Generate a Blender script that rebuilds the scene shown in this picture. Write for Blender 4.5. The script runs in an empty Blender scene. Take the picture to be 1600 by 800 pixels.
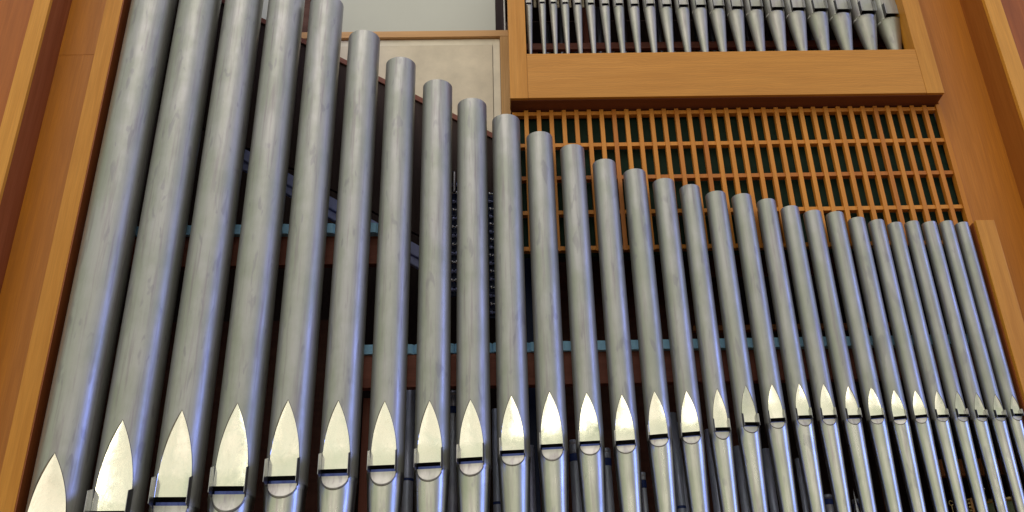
import bpy, bmesh, random
import numpy as np
from math import *
random.seed(7)
S = bpy.context.scene
COL = S.collection

# ------------------------------------------------------------------ camera
CAM = np.array([0, -5., 1.6]); FPX = 1500.
_a, _b, _c = map(radians, (27.3561, -1.4861, 1.2421))
_F = np.array([sin(_c)*cos(_a), cos(_c)*cos(_a), sin(_a)])
_r0 = np.array([cos(_c), -sin(_c), 0]); _u0 = np.cross(_r0, _F)
_r = cos(_b)*_r0+sin(_b)*_u0; _u = -sin(_b)*_r0+cos(_b)*_u0
def at(px, py, Y):
    """measured point of the photograph (1600x800) -> its place on the upright plane y = Y"""
    d = _F*FPX+_r*(px-800)-_u*(py-400)
    return CAM+d*(Y-CAM[1])/d[1]
from mathutils import Matrix, Vector
cd = bpy.data.cameras.new("camera"); cam = bpy.data.objects.new("camera", cd); COL.objects.link(cam)
M = Matrix(((_r[0], _u[0], -_F[0], CAM[0]), (_r[1], _u[1], -_F[1], CAM[1]), (_r[2], _u[2], -_F[2], CAM[2]), (0, 0, 0, 1)))
cam.matrix_world = M
cd.sensor_width = 36; cd.lens = 36*FPX/1600; cd.clip_end = 200
S.camera = cam
S.view_settings.view_transform = 'Standard'; S.view_settings.look = 'None'
S.view_settings.exposure = 0; S.view_settings.gamma = 1

# ------------------------------------------------------------------ materials
def newmat(name):
    m = bpy.data.materials.new(name); m.use_nodes = True
    nt = m.node_tree; return m, nt, nt.nodes, nt.links, nt.nodes['Principled BSDF']
def ramp(N, stops, interp='LINEAR'):
    r = N.new('ShaderNodeValToRGB'); r.color_ramp.interpolation = interp
    e = r.color_ramp.elements
    while len(e) < len(stops): e.new(.5)
    for k, (p, c) in enumerate(stops):
        e[k].position = p; e[k].color = (*c, 1) if len(c) == 3 else c
    return r
def coords(N, L, scale, per_object=True):
    tc = N.new('ShaderNodeTexCoord'); oi = N.new('ShaderNodeObjectInfo')
    ad = N.new('ShaderNodeVectorMath'); ad.operation = 'ADD'
    mu = N.new('ShaderNodeVectorMath'); mu.operation = 'SCALE'; mu.inputs[0].default_value = (17, 31, 23)
    L.new(oi.outputs['Random'], mu.inputs['Scale'])
    L.new(tc.outputs['Object'], ad.inputs[0])
    if per_object: L.new(mu.outputs[0], ad.inputs[1])
    mp = N.new('ShaderNodeMapping'); mp.inputs['Scale'].default_value = scale
    L.new(ad.outputs[0], mp.inputs[0]); return mp.outputs[0]
def noise(N, L, v, scale, detail=3, rough=.55, dist=0):
    n = N.new('ShaderNodeTexNoise'); n.inputs['Scale'].default_value = scale
    n.inputs['Detail'].default_value = detail; n.inputs['Roughness'].default_value = rough
    n.inputs['Distortion'].default_value = dist
    L.new(v, n.inputs['Vector']); return n.outputs['Fac']
def mix(N, L, fac, a, b, mode='MIX'):
    m = N.new('ShaderNodeMix'); m.data_type = 'RGBA'; m.blend_type = mode
    for sock, val in ((0, fac), (6, a), (7, b)):
        if isinstance(val, (int, float)): m.inputs[sock].default_value = val
        elif isinstance(val, tuple): m.inputs[sock].default_value = (*val, 1)
        else: L.new(val, m.inputs[sock])
    return m.outputs[2]
def bump(N, L, h, strength, dist, P):
    b = N.new('ShaderNodeBump'); b.inputs['Strength'].default_value = strength
    b.inputs['Distance'].default_value = dist
    L.new(h, b.inputs['Height']); L.new(b.outputs[0], P.inputs['Normal'])
def maprange(N, L, v, a, b, c, d):
    m = N.new('ShaderNodeMapRange'); L.new(v, m.inputs[0])
    for k, x in zip((1, 2, 3, 4), (a, b, c, d)): m.inputs[k].default_value = x
    return m.outputs[0]

def wood(name, light, dark, axis='z', rough=.5, figure=.0, gloss=.35, blotch=.25, vary=False):
    m, nt, N, L, P = newmat(name)
    sc = {'z': (14, 14, .9), 'x': (.8, 14, 14), 'y': (14, .9, 14)}[axis]
    v = coords(N, L, sc)
    g = noise(N, L, v, 1.6, 6, .6, .6)
    fine = noise(N, L, coords(N, L, tuple(s*7 if s > 2 else s*2.5 for s in sc)), 1.6, 4, .7)
    big = noise(N, L, coords(N, L, tuple(s*.12 if s > 2 else s*.8 for s in sc)), 1.4, 2)
    r = ramp(N, [(.3, dark), (.7, light)]); L.new(g, r.inputs[0])
    c = r.outputs[0]
    if figure:
        w = N.new('ShaderNodeTexWave'); w.wave_type = 'BANDS'; w.bands_direction = 'Z' if axis == 'x' else 'X'
        w.inputs['Scale'].default_value = 19; w.inputs['Distortion'].default_value = 14
        w.inputs['Detail'].default_value = 3; w.inputs['Detail Scale'].default_value = .55
        L.new(coords(N, L, (.55, 1, 1.0) if axis == 'x' else (1, 1, .5)), w.inputs['Vector'])
        c = mix(N, L, figure, c, mix(N, L, w.outputs['Fac'], dark, light))
    c = mix(N, L, maprange(N, L, fine, .35, .7, 0, .42), c, tuple(x*.62 for x in dark))
    c = mix(N, L, maprange(N, L, big, .3, .7, 0, blotch), c, tuple(x*.75 for x in light))
    if vary:
        oi = N.new('ShaderNodeObjectInfo'); rv = ramp(N, [(0, (.70, .55, .50)), (.25, (.90, .84, .8)), (1, (1, 1, 1))]); L.new(oi.outputs['Random'], rv.inputs[0])
        c = mix(N, L, 1., c, rv.outputs[0], 'MULTIPLY')
    L.new(c, P.inputs['Base Color'])
    L.new(maprange(N, L, g, .3, .7, rough+.08, rough-.06), P.inputs['Roughness'])
    P.inputs['Specular IOR Level'].default_value = gloss
    bump(N, L, fine, .12, .002, P)
    return m
oak_z = wood('oak_upright', (.66, .295, .036), (.52, .212, .022), 'z')
oak_x = wood('oak_level', (.67, .300, .040), (.50, .205, .026), 'x', figure=.38)
oak_strip = wood('pale_oak_strip', (.74, .345, .046), (.62, .27, .034), 'z')
veneer = wood('orange_veneer', (.55, .200, .010), (.42, .142, .007), 'z', rough=.42, gloss=.45)
veneer_r = wood('warm_veneer', (.58, .210, .018), (.45, .152, .011), 'z', rough=.42, gloss=.45)
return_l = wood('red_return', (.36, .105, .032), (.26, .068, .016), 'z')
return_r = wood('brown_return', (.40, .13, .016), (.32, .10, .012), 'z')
mahog_l = wood('mahogany_left_board', (.50, .15, .014), (.31, .083, .010), 'z', rough=.45, blotch=.5)
mahog = wood('mahogany', (.40, .105, .016), (.25, .062, .010), 'z', rough=.45, blotch=.5)
grille_wood = wood('grille_wood', (.76, .31, .036), (.58, .22, .024), 'z', vary=True)
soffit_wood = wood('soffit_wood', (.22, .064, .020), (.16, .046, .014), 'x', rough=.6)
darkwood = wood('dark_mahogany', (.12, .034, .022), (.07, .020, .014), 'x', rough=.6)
redwood = wood('red_brown_board', (.27, .085, .055), (.18, .055, .037), 'x', rough=.6)
redwood_z = wood('red_brown_post', (.34, .115, .08), (.24, .075, .055), 'z', rough=.6)
palewood = wood('pale_pine', (.76, .44, .19), (.62, .33, .13), 'x')
palewood_z = wood('pale_pine_upright', (.70, .40, .15), (.54, .28, .09), 'z')
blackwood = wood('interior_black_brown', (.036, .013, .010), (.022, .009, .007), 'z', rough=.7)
orangebar = wood('orange_bar', (.36, .13, .03), (.28, .09, .02), 'x')

def metal(name, ca, cb, rough, streak=.05, dent=.25, metallic=1., fleck=True):
    m, nt, N, L, P = newmat(name)
    v1 = coords(N, L, (5, 5, .8)); v2 = coords(N, L, (26, 26, 1.2)); v3 = coords(N, L, (60, 60, 5)); v4 = coords(N, L, (3.2, 3.2, 2.2))
    n1 = noise(N, L, v1, 1.5, 4, .6, .4); n2 = noise(N, L, v2, 1.5, 4, .65); n3 = noise(N, L, v3, 1.2, 5, .7); n4 = noise(N, L, v4, 1.8, 4, .6)
    r = ramp(N, [(.32, ca), (.68, cb)]); L.new(n1, r.inputs[0])
    c = mix(N, L, maprange(N, L, n4, .42, .64, 0, .6), r.outputs[0], (ca[0]*.80, ca[1]*.86, ca[2]*.76))      # greenish tarnish
    c = mix(N, L, maprange(N, L, n2, .52, .70, 0, .75), c, (ca[0]*.74, ca[1]*.66, ca[2]*.76))                 # purple-grey rub marks
    c = mix(N, L, maprange(N, L, n3, .4, .75, 0, .16), c, tuple(x*.6 for x in ca))
    sm = noise(N, L, coords(N, L, (17, 17, 4.5)), 1.3, 2, .5, .4)
    c = mix(N, L, maprange(N, L, sm, .62, .68, 0, .55), c, (ca[0]*.66, ca[1]*.64, ca[2]*.74))                 # finger smudges
    L.new(c, P.inputs['Base Color'])
    P.inputs['Metallic'].default_value = metallic
    rr = N.new('ShaderNodeMath'); rr.operation = 'ADD'
    L.new(maprange(N, L, n2, .3, .7, rough-streak, rough+streak), rr.inputs[0])
    L.new(maprange(N, L, n4, .3, .7, -streak, streak), rr.inputs[1])
    L.new(rr.outputs[0], P.inputs['Roughness'])
    h = N.new('ShaderNodeMath'); h.operation = 'ADD'; L.new(n1, h.inputs[0])
    h2 = N.new('ShaderNodeMath'); h2.operation = 'MULTIPLY'; L.new(n3, h2.inputs[0]); h2.inputs[1].default_value = .06
    L.new(h2.outputs[0], h.inputs[1])
    bump(N, L, h.outputs[0], dent, .012, P)
    return m
pipe_metal = metal('pipe_metal', (.358, .364, .345), (.390, .390, .402), .42, .06, metallic=.72)
foot_metal = metal('foot_metal', (.47, .475, .45), (.53, .525, .52), .31, dent=.12)
def polished(name):
    m, nt, N, L, P = newmat(name)
    v = coords(N, L, (1, 1, .8))
    a = noise(N, L, v, 9, 3, .55, .6); b = noise(N, L, v, 38, 3, .6); c = noise(N, L, coords(N, L, (50, 50, 6)), 1.2, 4, .7)
    col = mix(N, L, maprange(N, L, a, .35, .68, 0, 1), (.86, .83, .75), (.80, .80, .72))
    col = mix(N, L, maprange(N, L, b, .56, .72, 0, .25), col, (.72, .68, .56))
    L.new(col, P.inputs['Base Color']); P.inputs['Metallic'].default_value = 1
    L.new(maprange(N, L, b, .3, .7, .07, .17), P.inputs['Roughness'])
    h = N.new('ShaderNodeMath'); h.operation = 'MULTIPLY_ADD'; L.new(b, h.inputs[0]); h.inputs[1].default_value = .12; L.new(a, h.inputs[2])
    bump(N, L, h.outputs[0], .11, .006, P)
    return m
lip_metal = polished('polished_lip_metal')
lowlip_metal = metal('dull_lip_metal', (.43, .42, .39), (.48, .47, .44), .45, .04)
ear_metal = metal('ear_metal', (.32, .32, .36), (.40, .40, .44), .34, .04)
small_metal = metal('small_pipe_metal', (.40, .40, .375), (.45, .44, .42), .46, .04, dent=.12, metallic=.7)
inner_metal = metal('inner_pipe_metal', (.55, .62, .86), (.66, .72, .92), .42, metallic=.45)
tinner = metal('dark_back_pipe_metal', (.26, .29, .40), (.36, .38, .46), .45)
languid_reflect_blue = metal('languid_reflection_metal', (.055, .075, .22), (.07, .09, .26), .35)  # blue window reflection put into the languid's own colour
edge_shade = metal('dark_edge_shade', (.16, .15, .14), (.21, .20, .20), .4)  # dark colour standing for shade along the lip edges
shiny = metal('bright_fitting_metal', (.7, .72, .8), (.8, .8, .85), .2)
brass = metal('brass_metal', (.62, .5, .22), (.7, .58, .3), .35)

def plain(name, c, rough=.7, scale=30, amt=.25, spec=.3, bs=.2, bd=.002):
    m, nt, N, L, P = newmat(name)
    n = noise(N, L, coords(N, L, (1, 1, 1)), scale, 4, .6)
    L.new(mix(N, L, maprange(N, L, n, .3, .7, 0, amt), c, tuple(x*.6 for x in c)), P.inputs['Base Color'])
    P.inputs['Roughness'].default_value = rough; P.inputs['Specular IOR Level'].default_value = spec
    bump(N, L, n, bs, bd, P)
    return m
felt = plain('blue_grey_felt', (.34, .66, .98), .9, 60)
bluepaint = plain('blue_grey_rail', (.40, .46, .86), .5, 8)
blueband = plain('blue_band', (.03, .06, .26), .5, 20)
darkblue = plain('dark_blue_metalwork', (.02, .035, .12), .4, 20)
greencloth = plain('dark_green_cloth', (.013, .035, .023), .95, 14, .5)
whitepanel = plain('pale_grey_panel', (.60, .63, .60), .5, 2, .12, bs=.0)
greenpaint = plain('olive_green_paint', (.20, .26, .15), .5, 10)
paper = plain('cream_slip', (.75, .66, .5), .6, 10)
# beige fabric : woven speckle, paler border comes with its own part
fabric = plain('beige_cloth', (.84, .76, .63), .95, 5, .55, bs=.3)
fabric_edge = plain('pale_cloth_edge', (.92, .86, .74), .95, 6, .4, bs=.3)

# ------------------------------------------------------------------ object helpers
def mk(name, bm, mat, parent=None, loc=(0, 0, 0), smooth=False):
    me = bpy.data.meshes.new(name); bm.to_mesh(me); bm.free()
    if smooth:
        for p in me.polygons: p.use_smooth = True
    me.materials.append(mat)
    o = bpy.data.objects.new(name, me); COL.objects.link(o); o.location = loc
    if parent: o.parent = parent
    return o
def tag(o, label=None, cat=None, group=None, kind=None):
    if label: o['label'] = label
    if cat: o['category'] = cat
    if group: o['group'] = group
    if kind: o['kind'] = kind
    return o
def empty(name, loc, label, cat, group=None):
    o = bpy.data.objects.new(name, None); o.empty_display_size = .05; COL.objects.link(o); o.location = loc
    return tag(o, label, cat, group)
def box(bm, x0, x1, y0, y1, z0, z1):
    vs = [bm.verts.new((x, y, z)) for x in (x0, x1) for y in (y0, y1) for z in (z0, z1)]
    for f in ((0, 1, 3, 2), (4, 6, 7, 5), (0, 4, 5, 1), (2, 3, 7, 6), (0, 2, 6, 4), (1, 5, 7, 3)):
        bm.faces.new([vs[k] for k in f])
def boxobj(name, mat, x0, x1, y0, y1, z0, z1, parent=None, bev=.003, org=None):
    bm = bmesh.new()
    ox, oy, oz = org if org else ((x0+x1)/2, (y0+y1)/2, (z0+z1)/2)
    box(bm, x0-ox, x1-ox, y0-oy, y1-oy, z0-oz, z1-oz)
    if bev: bmesh.ops.bevel(bm, geom=bm.edges[:], offset=bev, segments=2, affect='EDGES', profile=.7)
    bmesh.ops.recalc_face_normals(bm, faces=bm.faces)
    loc = Vector((ox, oy, oz))
    if parent: loc = loc-parent.location
    return mk(name, bm, mat, parent, loc)
def prism(name, mat, pts, y0, y1, parent=None, bev=.003):
    """pts: (x, z) outline extruded from y0 to y1"""
    bm = bmesh.new()
    cx = sum(p[0] for p in pts)/len(pts); cz = sum(p[1] for p in pts)/len(pts)
    A = [bm.verts.new((x-cx, y0-y0, z-cz)) for x, z in pts]; B = [bm.verts.new((x-cx, y1-y0, z-cz)) for x, z in pts]
    bm.faces.new(A); bm.faces.new(B[::-1])
    for k in range(len(pts)):
        j = (k+1) % len(pts); bm.faces.new((A[k], B[k], B[j], A[j]))
    bmesh.ops.recalc_face_normals(bm, faces=bm.faces)
    if bev: bmesh.ops.bevel(bm, geom=bm.edges[:], offset=bev, segments=2, affect='EDGES')
    loc = Vector((cx, y0, cz))
    if parent: loc -= parent.location
    return mk(name, bm, mat, parent, loc)
def lathe(bm, prof, x=0, y=0, n=24, axis='z'):
    rows = []
    for r, z in prof:
        row = []
        for k in range(n):
            a = 2*pi*k/n
            p = (x+r*cos(a), y+r*sin(a), z) if axis == 'z' else (x+z, y+r*cos(a), r*sin(a))
            row.append(bm.verts.new(p))
        rows.append(row)
    for a, b in zip(rows, rows[1:]):
        for k in range(n): bm.faces.new((a[k], a[(k+1) % n], b[(k+1) % n], b[k]))
    return rows

# ------------------------------------------------------------------ the pipe
def grid(bm, rows):
    V = [[bm.verts.new(p) for p in r] for r in rows]
    for a, b in zip(V, V[1:]):
        for k in range(len(a)-1):
            q = [a[k], a[k+1], b[k+1], b[k]]
            bm.faces.new(q)
def make_pipe(root, R, ztop, ztip, zslot, zs, zlip, zfoot, rfoot, rot, w0=.70, K=56, mats=None, flare=1., leaf=2.5, taper=None, open_slot=.42):
    """root at the foot's tip; all z are world heights; zs = seam between foot and body = lower edge of the mouth"""
    mb, mf, ml, mll, me_ = mats or (pipe_metal, foot_metal, lip_metal, lowlip_metal, ear_metal)
    z0 = root.location.z; T = lambda z: z-z0
    ca, sa = cos(rot), sin(rot)
    def P(x, y, z): return (x*ca-y*sa, x*sa+y*ca, z)
    def ws(z):
        if z >= ztip: return 0.
        if z <= zslot: return w0
        t = (ztip-z)/(ztip-zslot)
        return w0*(1-(1-t)**leaf)
    def ring(r, w, z, k=K):
        f = asin(min(w, .98)); out = []
        for i in range(k+1):
            a = f+(2*pi-2*f)*i/k
            out.append(P(r*sin(a), -r*cos(a), T(z)))
        return out
    # body
    bm = bmesh.new(); rows = []
    for z in (zs+.0005, (zs+zslot)/2, zslot): rows.append(ring(R, w0, z))
    n = 22
    for i in range(1, n+1):
        t = 1-i/n; t = t**1.3
        z = ztip-t*(ztip-zslot); rows.append(ring(R, ws(z), z))
    m = 8
    for i in range(1, m+1): rows.append(ring(R, 0, ztip+(ztop-ztip)*i/m))
    rows.append(ring(R, 0, ztop+.0012))
    grid(bm, rows); grid(bm, [ring(R*.9999, 0, ztop+.0012), ring(R-.0022, 0, ztop+.0022)]); grid(bm, [ring(R-.0022, 0, ztop+.0022), ring(R-.0022, 0, ztop-.12)])
    bmesh.ops.remove_doubles(bm, verts=[v for v in bm.verts if v.co.z < T(ztop)-.0001], dist=1e-5)
    bmesh.ops.recalc_face_normals(bm, faces=bm.faces)
    body = mk('body', bm, mb, root, smooth=True)
    # foot
    def rf(z):
        t = (zs-z)/(zs-zfoot); return R+(rfoot-R)*(t**(taper or 1.))
    bm = bmesh.new(); rows = []
    nq = 14
    rows.append(ring(rf(zs)*(1+.004*flare), w0*1.0, zs))
    rows.append(ring(rf(zs)*(1+.012*flare), w0*.999, zs-.01*R/.1))
    rows.append(ring(rf(zs-.03*R/.1), w0*sqrt(max(0, 1-(.03*R/.1/(zs-zlip))**2)), zs-.03*R/.1))
    q0 = min(.9, .03*R/.1/(zs-zlip))
    for i in range(1, nq+1):
        q = q0+(1-q0)*(1-(1-i/nq)**1.7); z = zs-q*(zs-zlip)
        rows.append(ring(rf(z), w0*sqrt(max(0, 1-q*q)), z))
    for i in range(1, 13):
        z = zlip+(zfoot-zlip)*i/12; rows.append(ring(rf(z), 0, z))
    grid(bm, rows); bmesh.ops.remove_doubles(bm, verts=bm.verts, dist=1e-5)
    bmesh.ops.recalc_face_normals(bm, faces=bm.faces)
    mk('foot', bm, mf, root, smooth=True)
    # upper lip, a flattened leaf let into the body
    bm = bmesh.new()
    pw = random.uniform(1.25, 2.3); nr, nc = 20, 10; cen = []; lw = []; rw = []
    for i in range(nr+1):
        t = max(.0, i/nr)**1.2; z = ztip-t*(ztip-zslot); w = ws(z)
        ye = -sqrt(max(0, 1-w*w)); dfull = 1-sqrt(1-w0*w0)
        y = -(1-(.35*(1+ye)+.65*dfull*(1-(1-t)**pw)+.010*min(1, t*6)))
        if i == 0: y = -1.0005
        row = []
        for c in range(nc+1):
            u = -1+2*c/nc; row.append(P(u*w*R*.985, (y-.006*(1-u*u)*min(1, t*4))*R, T(z)))
        cen.append(row)
        lw.append([P(-w*R*1.003, ye*R, T(z)), row[0]]); rw.append([row[-1], P(w*R*1.003, ye*R, T(z))])
    y = -(1-(dfull+.010)); grid(bm, cen); grid(bm, lw); grid(bm, rw)
    grid(bm, [[P((-1+2*c/nc)*w0*R*.985, (y+k)*R, T(zslot)) for c in range(nc+1)] for k in (0, .05)])
    bmesh.ops.recalc_face_normals(bm, faces=bm.faces)
    o = mk('upper_lip', bm, ml, root, smooth=True)
    # lower lip, a flattened half-round plate let into the foot
    bm = bmesh.new(); cen = []; lw = []; rw = []
    for i in range(15):
        q = 1-(1-i/14)**1.6; z = zs-q*(zs-zlip); w = w0*sqrt(max(0, 1-q*q)); r = rf(z)
        ye = -sqrt(max(0, 1-w*w))
        y = -(1-.035)*r+q*0-(-1)*0
        y = -(sqrt(1-w0*w0)*(1-q**1.5)+(.965)*q**1.5)*r+.040*r
        row = [P(u/5*w*r*.975, y, T(z)) for u in range(-5, 6)]
        cen.append(row); lw.append([P(-w*r*1.003, ye*r, T(z)), row[0]]); rw.append([row[-1], P(w*r*1.003, ye*r, T(z))])
    grid(bm, [[(p[0]*.97, p[1]+.08*R, p[2]) for p in cen[0]], cen[0]])
    grid(bm, cen); grid(bm, lw); grid(bm, rw)
    bmesh.ops.recalc_face_normals(bm, faces=bm.faces)
    mk('lower_lip', bm, mll, root, smooth=True)
    bm = bmesh.new(); rows = []  # dark strip standing for the shadow at the lower lip's edge
    for sc in (.955, .985, 1.035) if flare else ():
        row = []
        for i in range(33):
            f = pi*i/32; x = w0*R*cos(f)*sc; z = zs-(zs-zlip)*sin(f)*(1+(sc-1)*2.)
            r = rf(z); row.append(P(x, -sqrt(max(0, r*r-x*x))-(.0022 if sc == .985 else .0004), T(z)))
        rows.append(row)
    if flare:
        grid(bm, rows); mk('lower_lip_shade', bm, edge_shade, root, smooth=True)
    # dark strip round the upper lip, shade of its edge put into colour
    bm = bmesh.new()
    for sgn in (-1, 1):
        rows = []
        for i in range(29):
            z = ztip+.002-(i/28)**1.3*(ztip+.002-zslot); w = ws(z)
            xo, xi = (w+.020+.0005/R)*R, max(0, (w-.006))*R
            yo = -sqrt(R*R-xo*xo)-.0004
            rows.append([P(sgn*xi, -sqrt(R*R-xi*xi)-.0004 if i < 2 else min(yo, -sqrt(R*R-(w*R)**2))-.0014, T(z)), P(sgn*xo, yo, T(z))])
        grid(bm, rows)
    mk('upper_lip_shade', bm, edge_shade, root, smooth=True)
    # languid: the plate closing the foot just under the mouth, seen through the slot
    bm = bmesh.new()
    hl = open_slot*(zslot-zs)
    lathe(bm, [(.001, T(zs)+hl), (R*.93, T(zs)+hl), (R*.93, T(zs)-.012), (.001, T(zs)-.012)], n=28)
    for v in bm.verts:
        x, y = v.co.x*ca+v.co.y*sa, -v.co.x*sa+v.co.y*ca
        lim = -sqrt(1-w0*w0)*R*.90
        if y < lim: y = lim
        v.co.x, v.co.y = x*ca-y*sa, x*sa+y*ca
    mk('languid', bm, languid_reflect_blue, root)
    # ears
    H = ztip-zslot
    for s in (-1, 1):
        bm = bmesh.new(); th = .018*R+.0006
        x = s*(w0*R*1.0)
        za = zs-.035*H; zb = zslot+.24*H; yb = -sqrt(1-w0*w0)*R*.95; yf = -1.32*R
        prof = [(yb, za), (yf, za+.02*H), (yf, zb-.06*H), (yb-.08*R, zb), (yb, zb)]
        A = [bm.verts.new(P(x+(s*.02*R if yy == yf else 0), yy, T(zz))) for yy, zz in prof]
        B = [bm.verts.new(P(x+s*th+(s*.02*R if yy == yf else 0), yy, T(zz))) for yy, zz in prof]
        bm.faces.new(A); bm.faces.new(B[::-1])
        for k in range(5): bm.faces.new((A[k], B[k], B[(k+1) % 5], A[(k+1) % 5]))
        bmesh.ops.recalc_face_normals(bm, faces=bm.faces)
        mk('ear', bm, me_, root)

ORD = ['first', 'second', 'third', 'fourth', 'fifth', 'sixth', 'seventh', 'eighth', 'ninth', 'tenth', 'eleventh', 'twelfth',
       'thirteenth', 'fourteenth', 'fifteenth', 'sixteenth', 'seventeenth', 'eighteenth', 'nineteenth', 'twentieth',
       'twenty-first', 'twenty-second', 'twenty-third', 'twenty-fourth', 'twenty-fifth', 'twenty-sixth', 'twenty-seventh',
       'twenty-eighth', 'twenty-ninth', 'thirtieth']
# x, R, ztop, ztip, zslot, zlip, mouth turn (as dx/R)
PIPES = [(-2.265, .1414, 7.70, 3.019, 2.600, 2.46, .0), (-1.956, .1334, 7.30, 3.191, 2.718, 2.585, .05),
 (-1.660, .1238, 6.90, 3.241, 2.784, 2.650, .07), (-1.373, .1187, 6.48, 3.276, 2.835, 2.706, .06),
 (-1.099, .1113, 6.112, 3.291, 2.884, 2.776, -.03), (-.832, .1033, 5.814, 3.285, 2.917, 2.814, -.05),
 (-.584, .0970, 5.593, 3.279, 2.934, 2.831, -.08), (-.342, .0944, 5.411, 3.278, 2.944, 2.849, -.12),
 (-.122, .0927, 5.263, 3.281, 2.967, 2.872, -.15), (.092, .0872, 5.141, 3.301, 3.003, 2.922, -.11),
 (.299, .0815, 5.011, 3.320, 3.033, 2.946, -.12), (.499, .0750, 4.917, 3.313, 3.047, 2.973, -.12),
 (.691, .0712, 4.809, 3.300, 3.049, 2.979, -.18), (.873, .0686, 4.737, 3.317, 3.079, 3.012, -.24),
 (1.045, .0654, 4.668, 3.316, 3.089, 3.024, -.22), (1.201, .0605, 4.625, 3.327, 3.110, 3.046, -.02),
 (1.354, .0612, 4.576, 3.343, 3.136, 3.078, .06), (1.509, .0598, 4.556, 3.347, 3.156, 3.100, -.12),
 (1.655, .0562, 4.520, 3.350, 3.169, 3.111, -.07), (1.790, .0543, 4.470, 3.346, 3.169, 3.114, -.1),
 (1.922, .0531, 4.438, 3.331, 3.167, 3.115, -.06), (2.056, .0520, 4.427, 3.323, 3.164, 3.116, -.26),
 (2.180, .0500, 4.387, 3.305, 3.157, 3.111, -.28), (2.297, .0464, 4.371, 3.302, 3.163, 3.117, -.3),
 (2.404, .0444, 4.352, 3.297, 3.162, 3.123, -.08), (2.509, .0428, 4.360, 3.292, 3.164, 3.121, .04),
 (2.613, .0425, 4.355, 3.282, 3.157, 3.120, .04), (2.715, .0412, 4.358, 3.272, 3.156, 3.121, .04),
 (2.808, .0397, 4.348, 3.267, 3.162, 3.123, .04)]
extra = {0: 'widest pipe of the tall front row, beside the left oak upright',
         4: 'fifth front pipe from the left, its top just reaching the upper edge',
         5: 'grey front pipe, tallest whose whole rounded top shows, in front of the pale fabric panel',
         9: 'grey front pipe whose top stands at the lower left corner of the oak pipe box',
         28: 'thinnest front pipe, beside the short oak upright'}
for i, (x, R, zt, ztip, zsl, zl, dx) in enumerate(PIPES):
    zsl += .29*R*.30; zs = zsl-(.35 if i < 12 else .40)*R
    lab = extra.get(i)
    if not lab:
        if i < 4: lab = 'tall grey metal front pipe running out of the top, %s from the left oak upright' % ORD[i]
        elif i < 9: lab = 'grey front pipe ending before the dark sloping board and fabric panel, %s from the left' % ORD[i]
        else: lab = 'grey front pipe ending before the wooden grille, %s from the right oak upright' % ORD[28-i]
    root = empty('organ_pipe', (x, 0, zs-1.42), lab, 'organ pipe', 'tall front row of organ pipes with leaf shaped mouths')
    make_pipe(root, R, zt, ztip, zsl, zs, zl, zs-1.42, .30*R, asin(dx) if dx else 0., w0=.71 if i < 15 else .64, open_slot=.42 if i < 12 else .2,
              taper=.95)

# toe board the feet stand on, stepping with the feet, below the picture
tb = boxobj('toe_board', oak_x, -2.45, 2.86, -.25, .25, .9, 1.1)
tag(tb, 'oak board under the front pipes, below the feet', 'board')
bm = bmesh.new()
for i, (p) in enumerate(PIPES):
    R = p[1]; zs = p[4]+.087*R-.35*R
    lathe(bm, [(.42*R, 1.1), (.42*R, zs-1.40), (.30*R+.002, zs-1.40)], x=p[0], n=14)
tag(mk('toe_block', bm, oak_z, None), 'wooden blocks lifting the feet of the front pipes off their board', 'block', kind='stuff')

# ------------------------------------------------------------------ upper box with its pipes
FB = -.03
X0, X1, X2, X3 = .0246*(5+FB), .0477*(5+FB), .5636*(5+FB), .5864*(5+FB)
ZB, ZR, ZT = 5.302, 5.660, 7.0
fr = empty('pipe_box', ((X0+X3)/2, .1, ZB), 'oak framed box at upper right holding the short row of pipes', 'pipe box')
boxobj('bottom_rail', oak_x, X1+.001, X2-.001, FB, FB+.13, ZB+.002, ZR, fr)
boxobj('stile', oak_z, X0, X1, FB-.0015, FB+.13, ZB, ZT, fr)
boxobj('stile', oak_z, X2, X3, FB-.0015, FB+.13, ZB, ZT, fr)
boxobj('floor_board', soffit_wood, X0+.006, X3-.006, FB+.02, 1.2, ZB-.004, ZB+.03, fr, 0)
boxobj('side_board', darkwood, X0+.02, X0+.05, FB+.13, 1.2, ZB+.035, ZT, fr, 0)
boxobj('side_board', oak_z, X3-.05, X3-.02, FB+.13, 1.2, ZB+.035, ZT, fr, 0)
boxobj('back_board', blackwood, X0+.02, X3-.02, 1.2, 1.23, ZB, ZT, fr, 0)
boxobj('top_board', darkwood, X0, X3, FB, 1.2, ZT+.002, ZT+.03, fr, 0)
boxobj('pipe_rail', redwood, X0+.06, X3-.06, .30, .33, at(900, 76.5, .30)[2], at(900, 67, .30)[2], fr)
bm = bmesh.new()
BX = [(.272, 6.227), (.366, 6.233), (.444, 6.231), (.526, 6.227), (.613, 6.22), (.704, 6.218), (.804, 6.21), (.901, 6.21), (1.007, 6.203),
      (1.117, 6.203), (1.230, 6.196), (1.347, 6.190), (1.466, 6.186), (1.590, 6.177), (1.718, 6.168), (1.852, 6.166), (1.997, 6.156),
      (2.141, 6.150), (2.293, 6.140), (2.452, 6.13), (2.621, 6.113), (2.787, 6.084)]
zf = 5.70
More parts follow.
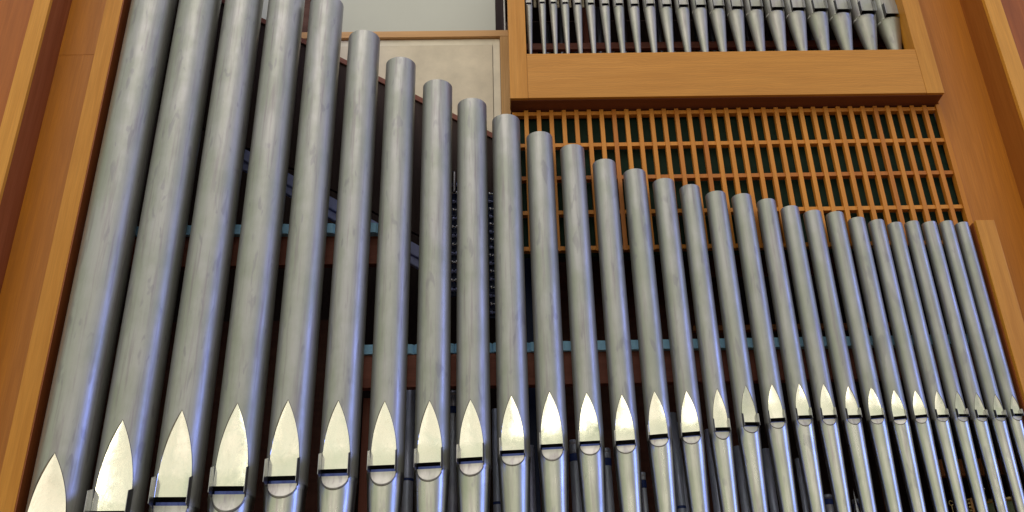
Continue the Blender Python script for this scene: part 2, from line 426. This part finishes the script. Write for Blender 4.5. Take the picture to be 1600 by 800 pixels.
for i, (x, zsl) in enumerate(BX):
    R = .027+(.084-.027)*(i/21)**1.5
    k_ = (5.12-.8*R)/5.12; x *= k_; zsl = 1.6+(zsl-1.6)*k_
    if i == 0: lab = 'thinnest short pipe in the oak box, against its left upright'
    elif i == 21: lab = 'widest short pipe in the oak box, against its right upright'
    elif i < 11: lab = 'short tapering pipe in the oak box, %s from its left upright' % ORD[i]
    else: lab = 'short tapering pipe in the oak box, %s from its right upright' % ORD[21-i]
    rt = empty('short_pipe', (x, .12, zf), lab, 'organ pipe', 'short pipes in the upper oak box')
    h = .016+.016*i/21
    make_pipe(rt, R, 6.88, zsl+h+R*3.4, zsl+h/2, zsl-h/2, zsl-h/2-.012, zf, R*.34, 0, w0=.60, K=36, flare=0.,
              mats=(small_metal, small_metal, small_metal, small_metal, ear_metal), leaf=3., taper=1., open_slot=.08)
tag(boxobj('pipe_toe_board', darkwood, X1+.002, X2-.002, FB+.135, .40, ZB+.035, zf, None),
    'dark board under the short pipes inside the oak box', 'board')
# dim pipes standing farther back in the box
for k in range(26):
    x = .34+k*.094+random.uniform(-.012, .012)
    R = random.uniform(.017, .028); bm = bmesh.new()
    zt = random.uniform(6.45, 6.8) if k % 3 else random.uniform(6.1, 6.3)
    lathe(bm, [(R*.4, 0), (R, .34), (R*1.0, .345), (R, .36), (R, zt-5.75), (R*.92, zt-5.75), (R*.9, zt-5.9)], n=18)
    o = mk('back_pipe', bm, tinner if k % 4 else redwood_z, None, (x, .62, 5.75), smooth=True)
    tag(o, 'thin dim pipe in the dark behind the short pipes of the oak box', 'organ pipe', 'dim thin pipes at the back of the oak box')
tag(boxobj('back_toe_board', darkwood, .30, 2.85, .55, .70, ZB+.035, 5.75), 'dark board carrying the dim back pipes of the oak box', 'board')
for k, px in enumerate((836, 872, 890.5, 911)):
    p = at(px, 8, .30)
    o = boxobj('cream_slip', paper, p[0]-.010, p[0]+.010, .30, .306, p[2]-.02, 6.98)
    tag(o, 'narrow cream slip hanging between the thinnest short pipes of the box, %s from the left' % ORD[k], 'slip', 'cream slips between short pipes')

# ------------------------------------------------------------------ grille
G = .10
gx0, gx1 = .0265*(5+G), .5710*(5+G)
zrows = [5.270, 5.025, 4.780, 4.531, 4.283]
gr = empty('wooden_grille', ((gx0+gx1)/2, G, 4.26), 'wooden lattice grille over dark green cloth under the oak box', 'grille')
for k in range(34):
    x = .226+k*(2.827-.226)/32
    if x > gx1-.03: break
    dz = random.uniform(-.002, .002)
    boxobj('slat', grille_wood, x-.0135, x+.0135, G-.012, G+.022, 4.262, 5.294, gr, .0015)
for z in zrows: boxobj('cross_rail', grille_wood, gx0, gx1-.012, G-.006, G+.034, z-.0135, z+.0135, gr, .0015)
boxobj('edge_stile', grille_wood, gx1-.011, gx1+.020, G-.016, G+.03, 4.262, 5.296, gr, .0015)
boxobj('cloth', greencloth, gx0, gx1, G+.055, G+.062, 4.255, 5.296, gr, 0)

# ------------------------------------------------------------------ case, left and right
PY = .10; QY = -.157; SY = -.05
ZLO, ZHI = .6, 8.6
# left
zj = at(120, 86, PY)[2]
o = empty('orange_panelling', (-2.7, PY, ZLO), 'orange recessed panelling with one joint, left of the tall pipes', 'panelling')
boxobj('lower_board', veneer, -.5642*(5+PY)-.05, -.4960*(5+SY)-.02, PY, PY+.03, ZLO, zj, o)
boxobj('upper_board', veneer, -.5642*(5+PY)-.05, -.4960*(5+SY)-.02, PY-.0006, PY+.03, zj+.0012, ZHI, o)
xr = -.5642*(5+PY)
o = empty('case_post', (xr-.05, QY, ZLO), 'pale oak strip with dark red inner side, left of the orange panel', 'post', 'pale case posts')
boxobj('front_strip', oak_strip, -.6153*(5+QY), -.5938*(5+QY), QY, QY+.03, ZLO, ZHI, o)
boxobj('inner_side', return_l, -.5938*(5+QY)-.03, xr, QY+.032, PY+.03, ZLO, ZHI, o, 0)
o = empty('case_upright', (-.507*(5+SY), SY, ZLO), 'tall oak upright along the left side of the widest pipe', 'upright', 'oak uprights beside the front pipes')
boxobj('front_board', oak_z, -.5183*(5+SY), -.4962*(5+SY), SY, SY+.03, ZLO, ZHI, o)
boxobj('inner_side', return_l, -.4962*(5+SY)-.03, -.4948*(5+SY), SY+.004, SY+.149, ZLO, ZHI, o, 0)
o = boxobj('mahogany_panel', mahog_l, -4.6, -.6153*(5+QY)-.002, QY+.012, QY+.05, ZLO, ZHI); tag(o, 'reddish mahogany board at the far left edge', 'panel', 'mahogany boards at the outer edges')
# right
xg = gx1+.021
o = boxobj('orange_panelling', veneer_r, xg, .6432*(5+PY)+.05, PY+.002, PY+.03, ZLO, ZHI); tag(o, 'wide orange brown panel right of the grille and oak box', 'panelling')
xr = .6432*(5+PY)
o = empty('case_post', (xr+.05, QY, ZLO), 'pale oak strip with brown inner side, at the far right', 'post', 'pale case posts')
boxobj('front_strip', oak_strip, .6776*(5+QY), .7000*(5+QY), QY, QY+.03, ZLO, ZHI, o)
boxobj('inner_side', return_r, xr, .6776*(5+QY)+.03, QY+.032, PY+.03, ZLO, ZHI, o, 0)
o = boxobj('mahogany_panel', mahog, .7000*(5+QY)+.002, 4.6, QY+.012, QY+.05, ZLO, ZHI); tag(o, 'dark red mahogany board in the top right corner', 'panel', 'mahogany boards at the outer edges')
ztop = 4.352
o = empty('case_upright', (.59*(5+SY), SY, ZLO), 'short oak upright whose flat top stands right of the thinnest pipe', 'upright', 'oak uprights beside the front pipes')
boxobj('front_board', oak_z, .5800*(5+SY), .6028*(5+SY), SY, SY+.03, ZLO, ztop, o)
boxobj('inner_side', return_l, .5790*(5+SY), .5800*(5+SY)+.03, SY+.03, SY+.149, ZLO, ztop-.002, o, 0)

# ------------------------------------------------------------------ panels high on the left
BY = .45
def P2(px, py, Y): p = at(px, py, Y); return p[0], p[2]
zt_ = at(640, 48.5, BY)[2]; zc = at(640, 58, BY)[2]
xs = at(782, 100, BY)[0]; xe = at(797, 100, BY)[0]
fp = empty('fabric_panel', (-.6, BY, 4.9), 'beige fabric panel in a pale wooden frame behind the front pipes', 'panel')
boxobj('top_rail', palewood, -1.42, xe-.001, BY, BY+.05, zc, zt_, fp)
boxobj('side_rail', palewood_z, xs, xe, BY+.001, BY+.05, at(790, 250, BY)[2], zc-.001, fp)
sa, sb = at(412, 60, BY), at(775, 246, BY)
def slz(x): return sa[2]+(x-sa[0])*(sb[2]-sa[2])/(sb[0]-sa[0])
prism('cloth', fabric, [(-1.9, zc-.058), (xs-.052, zc-.058), (xs-.052, slz(xs-.052)), (-1.9, min(slz(-1.9), zc-.07))], BY+.022, BY+.04, fp, .004)
prism('cloth_border', fabric_edge, [(-1.9, zc-.002), (xs-.002, zc-.002), (xs-.002, slz(xs)), (-1.9, min(slz(-1.9), zc-.07))], BY+.026, BY+.045, fp, .004)
WY = .75
xw = at(774, 20, WY)[0]
o = boxobj('pale_panel', whitepanel, -2.3, xw, WY, WY+.03, at(640, 70, WY)[2], 8.2)
tag(o, 'pale grey white panel above the fabric panel at the top', 'panel')
o = boxobj('dark_post', darkwood, *(at(475, 10, .70)[0], at(484, 10, .70)[0]), .70, .74, at(480, 80, .70)[2], 8.2)
tag(o, 'thin dark post before the pale panel, between the fourth and fifth tall pipes', 'post')
o = boxobj('bright_post', small_metal, at(787, 20, .8)[0], at(789.5, 20, .8)[0], .8, .82, 5.9, 8.2)
tag(o, 'thin grey rod in the dark gap left of the oak box', 'rod')
# sloping board : lit top edge and dark face
top = [(300, -25), (412, 33), (472, 63), (545, 97), (597, 125), (650, 151), (715, 184), (800, 226)]
ty = .36
pts = [P2(*p, ty) for p in ((250, -52), (545, 96), (800, 223))]
(xa, za), (xb, zb), (xc, zc2) = pts
sl = empty('sloping_screen', (xa, ty, 5.), 'dark brown screen with sloping top edge behind the front pipes', 'screen')
th = .045
prism('top_rail', redwood, [(xa, za), (xb, zb), (xc, zc2), (xc, zc2-th), (xb, zb-th), (xa, za-th)], ty-.004, ty+.06, sl, .002)
pl = [P2(*p, ty) for p in ((250, 150), (458, 262), (600, 338), (800, 440))]
prism('dark_board', blackwood, [(xa, za-th-.001), (xb, zb-th-.001), (xc, zc2-th-.001), (pl[3][0], pl[3][1]), pl[2], pl[1], (xa, pl[0][1])], ty+.01, ty+.04, sl, 0)
# blue grey sloping rail
ry = .30
def slope_rail(name, mat, a, b, t1, t2, Y, lab, cat, grp=None, d=.04):
    p, q = P2(*a, Y), P2(*b, Y)
    o = prism(name, mat, [(p[0], p[1]-t1), (q[0], q[1]-t1), (q[0], q[1]-t2), (p[0], p[1]-t2)], Y, Y+d, None, .003)
    return tag(o, lab, cat, grp)
slope_rail('sloping_rail', bluepaint, (330, 203), (668, 391), 0, .085, ry, 'blue grey rail sloping down behind the front pipes, upper and wider of two', 'rail', 'blue grey sloping rails')
slope_rail('sloping_rail', bluepaint, (330, 203), (668, 391), .10, .155, ry+.02, 'blue grey rail sloping down behind the front pipes, lower and narrower of two', 'rail', 'blue grey sloping rails')

# ------------------------------------------------------------------ support beams with felt
def beam(xl, xr_, zt, zb, Y, board, lab, zbot):
    b = empty('support_beam', ((xl+xr_)/2, Y, zbot), lab, 'beam', 'felt topped beams behind the front pipes')
    boxobj('board', board, xl, xr_, Y, Y+.05, zbot, zb-.003, b)
    # felt pads wrapped round the batten, one between each pair of pipes
    xsn = [p[0] for p in PIPES]; edges = [xl]+[x for x in xsn if xl+.02 < x < xr_-.02]+[xr_]
    for a, c in zip(edges, edges[1:]):
        n = max(1, round((c-a)/.12)) if c-a > .2 else 1
        for k in range(n):
            l = a+(c-a)*k/n+.001; r = a+(c-a)*(k+1)/n-.001
            bm = bmesh.new(); rr = (zt-zb)/2
            wv = (r-l)/2; Yp = min(Y, .035+float(np.interp((l+r)/2, [p[0] for p in PIPES], [p[1] for p in PIPES]))); bk = .03+Y-Yp; kz = (5+Yp)/(5+Y)
            prof = [(-wv, -.018), (-wv*.8, -.03), (0, -.036), (wv*.8, -.03), (wv, -.018), (wv, bk), (-wv, bk)]
            A = [bm.verts.new((x, y, -rr)) for x, y in prof]; B = [bm.verts.new((x, y, rr)) for x, y in prof]
            bm.faces.new(A[::-1]); bm.faces.new(B)
            for q in range(7): bm.faces.new((A[q], A[(q+1) % 7], B[(q+1) % 7], B[q]))
            bmesh.ops.recalc_face_normals(bm, faces=bm.faces)
            mk('felt_pad', bm, felt, b, Vector(((l+r)/2, Yp+.02, 1.6+((zt+zb)/2-1.6)*kz))-b.location)
b1x0 = -.4948*(5+.18); 
z1t, z1b = at(447, 351.5, .18)[2], at(447, 366, .18)[2]; z1bb = at(447, 414, .18)[2]
beam(b1x0, at(592, 360, .18)[0], z1t, z1b, .18, redwood, 'red brown beam topped with blue felt behind the widest pipes at left', z1bb)
z2t, z2b = at(1000, 532.5, .12)[2], at(1000, 547, .12)[2]; z2bb = at(1000, 598, .12)[2]
beam(at(560, 550, .12)[0], .570*(5.12), z2t, z2b, .12, redwood, 'red brown beam topped with blue felt behind the thinner pipes at right', z2bb)
o = boxobj('stretcher', orangebar, at(1083, 510, .5)[0], at(1400, 510, .5)[0], .5, .54, at(1240, 514, .5)[2], at(1240, 506, .5)[2])
tag(o, 'thin orange brown bar in the dark above the right felt beam', 'bar')

# ------------------------------------------------------------------ dark interior
EN = []
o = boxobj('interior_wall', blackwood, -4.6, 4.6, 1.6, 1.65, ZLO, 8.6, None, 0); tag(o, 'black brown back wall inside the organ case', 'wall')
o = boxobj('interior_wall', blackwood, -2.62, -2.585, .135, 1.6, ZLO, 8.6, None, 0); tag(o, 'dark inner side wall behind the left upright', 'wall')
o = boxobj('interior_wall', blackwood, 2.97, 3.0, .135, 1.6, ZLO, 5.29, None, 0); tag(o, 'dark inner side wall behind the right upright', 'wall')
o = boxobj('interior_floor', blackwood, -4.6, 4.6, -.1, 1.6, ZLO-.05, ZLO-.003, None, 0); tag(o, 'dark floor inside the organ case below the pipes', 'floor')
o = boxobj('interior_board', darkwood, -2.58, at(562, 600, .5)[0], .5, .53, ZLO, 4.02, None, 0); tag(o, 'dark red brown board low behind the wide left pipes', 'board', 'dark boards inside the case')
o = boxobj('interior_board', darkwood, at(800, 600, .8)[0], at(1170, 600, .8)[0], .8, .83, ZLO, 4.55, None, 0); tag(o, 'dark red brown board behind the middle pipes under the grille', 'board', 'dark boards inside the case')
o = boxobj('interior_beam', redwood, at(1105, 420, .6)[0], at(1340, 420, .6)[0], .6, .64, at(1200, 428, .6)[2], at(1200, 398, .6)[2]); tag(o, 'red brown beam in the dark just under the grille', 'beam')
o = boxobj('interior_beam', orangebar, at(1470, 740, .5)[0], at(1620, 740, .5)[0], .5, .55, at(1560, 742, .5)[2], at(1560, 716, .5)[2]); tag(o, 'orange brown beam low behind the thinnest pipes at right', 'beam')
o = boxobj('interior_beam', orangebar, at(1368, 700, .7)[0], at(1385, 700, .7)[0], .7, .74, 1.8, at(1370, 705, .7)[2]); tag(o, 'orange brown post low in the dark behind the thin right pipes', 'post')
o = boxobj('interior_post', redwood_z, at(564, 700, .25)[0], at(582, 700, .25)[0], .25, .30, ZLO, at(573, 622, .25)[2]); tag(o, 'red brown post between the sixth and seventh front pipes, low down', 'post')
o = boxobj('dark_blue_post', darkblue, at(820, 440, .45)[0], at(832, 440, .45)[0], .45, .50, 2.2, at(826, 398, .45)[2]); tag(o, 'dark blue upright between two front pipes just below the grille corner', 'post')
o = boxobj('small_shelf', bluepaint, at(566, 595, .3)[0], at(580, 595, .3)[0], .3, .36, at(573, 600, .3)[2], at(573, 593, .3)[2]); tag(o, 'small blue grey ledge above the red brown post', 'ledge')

# stopped pipes standing behind the mouths : (px, top py, half width px, band?)
INNER = [(640, 607, 9, 0), (708, 614, 7, 642), (775, 640, 6, 0), (828, 697, 6, 0), (897, 690, 7.5, 716), (946, 703, 7, 723), (1004, 740, 4, 757),
         (1050, 646, 6, 0), (1057, 662, 7, 0), (1109, 672, 8, 0), (1152, 698, 6, 0), (1196, 702, 6, 0), (1246, 717, 4, 0), (1293, 775, 6, 783), (1337, 782, 5, 789)]
for k, (px, py, hw, band) in enumerate(INNER):
    Y = .36 if k != 8 else .47
    p = at(px, py, Y); R = hw/1500*(5.+Y)*1.12
    zb0 = 2.1 if k not in (7, 8, 9, 12) else p[2]-.72
    bm = bmesh.new(); h = p[2]-1.6
    r = empty('inner_pipe', (p[0], Y, 1.6), '', 'organ pipe', 'blue grey pipes standing behind the pipe mouths')
    gaps = ['sixth and seventh', 'seventh and eighth', 'eighth and ninth', 'tenth and eleventh', 'eleventh and twelfth', 'twelfth and thirteenth',
            'thirteenth and fourteenth', 'fourteenth and fifteenth', '', 'fifteenth and sixteenth', 'sixteenth and seventeenth', 'seventeenth and eighteenth',
            'eighteenth and nineteenth', 'nineteenth and twentieth', 'twentieth and twenty-first']
    r['label'] = ('blue grey inner pipe low between the %s front pipes from the left' % gaps[k]) if gaps[k] else 'taller inner pipe set deepest behind the fourteenth and fifteenth front pipes'
    if band:
        lathe(bm, [(R*.5, 0), (R, .3), (R, h-.10), (R*.96, h-.02), (R*1.05, h-.02), (R*1.05, h-.002), (R*.98, h), (.001, h)], n=28)
        mk('body', bm, inner_metal, r, smooth=True)
        zz = at(px, band, Y)[2]-1.6; bm = bmesh.new()
        lathe(bm, [(R*1.0, zz-.022), (R*1.05, zz-.02), (R*1.05, zz+.02), (R*1.0, zz+.022)], n=28); mk('band', bm, blueband, r, smooth=True)
        bm = bmesh.new(); lathe(bm, [(R*.99, zz+.024), (R*1.02, zz+.026), (R*1.02, h+.002), (R*.9, h+.006), (.001, h+.006)], n=28); mk('cap', bm, inner_metal, r, smooth=True)
    else:
        lathe(bm, [(R*.5, 0), (R, .5), (R*1.0, h*.6), (R, h), (R*.93, h), (R*.9, h-.1)], n=28)
        mk('body', bm, inner_metal, r, smooth=True)
        bm = bmesh.new(); zz = h-.55 if h > .9 else h*.5
        lathe(bm, [(R, zz), (R*1.04, zz+.004), (R*1.04, zz+.012), (R, zz+.016)], n=28); mk('seam', bm, blueband, r, smooth=True)
tag(boxobj('inner_toe_board', darkwood, -1.6, 2.9, .28, .62, 1.5, 1.597), 'dark board carrying the inner blue grey pipes', 'board')

# racks of little metal fittings seen through two gaps
def rack(px, y0, y1, Y, n, lab, w=.03):
    a = at(px, y0, Y); b = at(px, y1, Y); h = a[2]-b[2]
    r = empty('fitting_rack', (a[0], Y, b[2]), lab, 'rack', 'racks of metal fittings behind the pipes')
    boxobj('back_strip', darkblue, a[0]-w, a[0]+w, Y+.02, Y+.04, b[2], a[2], r)
    for k in range(n):
        z = b[2]+h*(k+.5)/n
        bm = bmesh.new()
        lathe(bm, [(.0005, -w*.8), (.011, -w*.8), (.011, -w*.2), (.006, -w*.2), (.006, w*.3), (.013, w*.3), (.013, w*.8), (.0005, w*.8)], n=12, axis='x')
        mk('fitting', bm, shiny if k % 2 else bluepaint, r, Vector((a[0]+random.uniform(-.004, .004), Y-.002, z))-r.location, smooth=True)
        if k % 2 == 0: boxobj('bracket', darkblue, a[0]-w*.9, a[0]+w*.9, Y-.002, Y+.018, z+h/n*.30, z+h/n*.42, r, .001)
rack(769, 298, 495, .30, 16, 'vertical rack of dark blue and bright metal fittings between the ninth and tenth front pipes')
rack(711, 283, 460, .30, 13, 'vertical rack of small metal fittings and springs between the eighth and ninth front pipes', .024)
p = at(711, 300, .26); bm = bmesh.new()
prof = []
for k in range(22): prof += [(.009, k*.007), (.013, k*.007+.0035)]
lathe(bm, prof, n=12); tag(mk('coil_spring', bm, shiny, None, (p[0]-.006, .262, p[2]), smooth=True), 'small bright coil spring high between the eighth and ninth front pipes', 'spring')

# key action at bottom right
p = at(1572, 790, .34)
r = empty('action_drum', (p[0], .40, p[2]-.32), 'olive green drum with pale rim between the thinnest pipes, bottom right', 'drum')
bm = bmesh.new(); lathe(bm, [(.001, .0), (.15, .0), (.155, .30), (.15, .335), (.13, .345), (.001, .35)], n=36); mk('drum', bm, greenpaint, r, smooth=False)
bm = bmesh.new(); lathe(bm, [(.155, .325), (.165, .33), (.165, .345), (.152, .349)], n=36); mk('rim', bm, brass, r, smooth=True)
bm = bmesh.new(); lathe(bm, [(.004, .349), (.004, .42), (.012, .42), (.012, .432), (.001, .432)], x=-.07, n=12); mk('pin', bm, shiny, r, smooth=True)
q = at(1515, 778, .30)
r = empty('comb_block', (q[0], .30, q[2]-.3), 'pale notched comb block standing low between two thin right pipes', 'block')
boxobj('block', palewood_z, q[0], q[0]+.022, .30, .34, q[2]-.3, q[2], r, .001)
for k in range(14): boxobj('tooth', brass, q[0]-.014, q[0]-.001, .303, .330, q[2]-.012-k*.02, q[2]-.004-k*.02, r, .0008)
q = at(1486, 786, .30)
bm = bmesh.new()
n = 20
for ring_ in [0]:
    V = []
    for a in range(n):
        t = 2*pi*a/n; row = []
        for b in range(8):
            u = 2*pi*b/8; row.append(bm.verts.new(((.012+.0028*cos(u))*cos(t), .0028*sin(u), (.012+.0028*cos(u))*sin(t))))
        V.append(row)
    for a in range(n):
        for b in range(8): bm.faces.new((V[a][b], V[(a+1) % n][b], V[(a+1) % n][(b+1) % 8], V[a][(b+1) % 8]))
lathe(bm, [(.003, -.45), (.003, -.012)], n=8)
tag(mk('eye_wire', bm, brass, None, tuple(q), smooth=True), 'brass wire with a small eye low left of the notched block', 'wire')
q = at(1336, 757, .30); bm = bmesh.new()
lathe(bm, [(.018, -.5), (.018, -.09), (.012, -.07), (.004, -.02), (.002, .02), (.001, .02)], n=14)
tag(mk('pointed_rod', bm, shiny, None, tuple(at(1334, 770, .30)), smooth=True), 'grey rod with needle point low between thin pipes right of centre', 'rod')

# ------------------------------------------------------------------ light : world colours made up for the unseen hall, plus lamps
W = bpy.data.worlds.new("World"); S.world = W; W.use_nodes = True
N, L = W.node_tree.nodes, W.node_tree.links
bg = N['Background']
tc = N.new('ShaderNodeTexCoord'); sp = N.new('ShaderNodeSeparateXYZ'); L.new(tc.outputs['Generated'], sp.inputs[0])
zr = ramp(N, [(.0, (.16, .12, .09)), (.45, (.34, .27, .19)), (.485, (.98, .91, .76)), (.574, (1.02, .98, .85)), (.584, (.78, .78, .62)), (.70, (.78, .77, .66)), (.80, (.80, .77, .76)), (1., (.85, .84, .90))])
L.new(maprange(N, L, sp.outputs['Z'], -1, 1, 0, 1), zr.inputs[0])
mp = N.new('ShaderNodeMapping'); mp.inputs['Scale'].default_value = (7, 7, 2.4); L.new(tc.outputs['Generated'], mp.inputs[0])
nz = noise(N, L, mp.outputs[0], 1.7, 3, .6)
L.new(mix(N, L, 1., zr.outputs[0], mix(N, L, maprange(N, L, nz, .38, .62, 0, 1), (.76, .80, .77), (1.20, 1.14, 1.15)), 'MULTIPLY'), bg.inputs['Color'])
# made-up surroundings : darker to the sides, noise streaks low down, shaped for pipe reflections
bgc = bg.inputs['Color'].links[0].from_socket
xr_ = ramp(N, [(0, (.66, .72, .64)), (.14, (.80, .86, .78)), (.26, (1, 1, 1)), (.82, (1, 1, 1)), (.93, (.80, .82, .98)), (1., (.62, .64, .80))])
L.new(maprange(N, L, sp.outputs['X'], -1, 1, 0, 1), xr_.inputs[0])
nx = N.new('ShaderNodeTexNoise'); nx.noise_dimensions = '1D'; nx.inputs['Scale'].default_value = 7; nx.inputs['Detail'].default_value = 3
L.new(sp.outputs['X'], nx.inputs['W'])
low_streaks = mix(N, L, maprange(N, L, nx.outputs['Fac'], .42, .60, 0, 1), (.58, .63, .58), (1.40, 1.32, 1.28))
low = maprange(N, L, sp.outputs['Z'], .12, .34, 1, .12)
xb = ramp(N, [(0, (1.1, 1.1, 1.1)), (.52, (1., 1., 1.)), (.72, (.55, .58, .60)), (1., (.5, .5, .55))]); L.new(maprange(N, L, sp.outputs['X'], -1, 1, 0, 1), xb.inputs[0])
low_streaks = mix(N, L, 1., low_streaks, xb.outputs[0], 'MULTIPLY')
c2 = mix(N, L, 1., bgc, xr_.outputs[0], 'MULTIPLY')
L.new(mix(N, L, low, c2, mix(N, L, 1., c2, low_streaks, 'MULTIPLY')), bg.inputs['Color'])
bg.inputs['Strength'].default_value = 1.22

def area(name, loc, target, sx, sy, power, color, spec=1.):
    l = bpy.data.lights.new(name, 'AREA'); l.shape = 'RECTANGLE'; l.size = sx; l.size_y = sy; l.energy = power; l.color = color
    l.specular_factor = spec
    o = bpy.data.objects.new(name, l); COL.objects.link(o); o.location = loc
    d = Vector(target)-Vector(loc); o.rotation_euler = d.to_track_quat('-Z', 'Y').to_euler(); return o
area('side_window', (13.5, -6.0, 6.2), (0, 0, 3.8), 4.6, 7.0, 640, (.20, .31, 1.0))
area('added_key_light', (-1.5, -7.0, 13), (0, 0, 4.2), 7, 5, 230, (1.0, .90, .76))  # added key light from above to brighten the wood, not a real fitting
for k, x in enumerate((-6.3, -2.1, -.9, 1.1, 4.4)):
    area('hall_lamp', (x, -13, 4.3+.5*(k % 2)), (x*.3, 0, 3.0), .55+.3*(k % 3), 1.1, 8, (1., .93, .72))
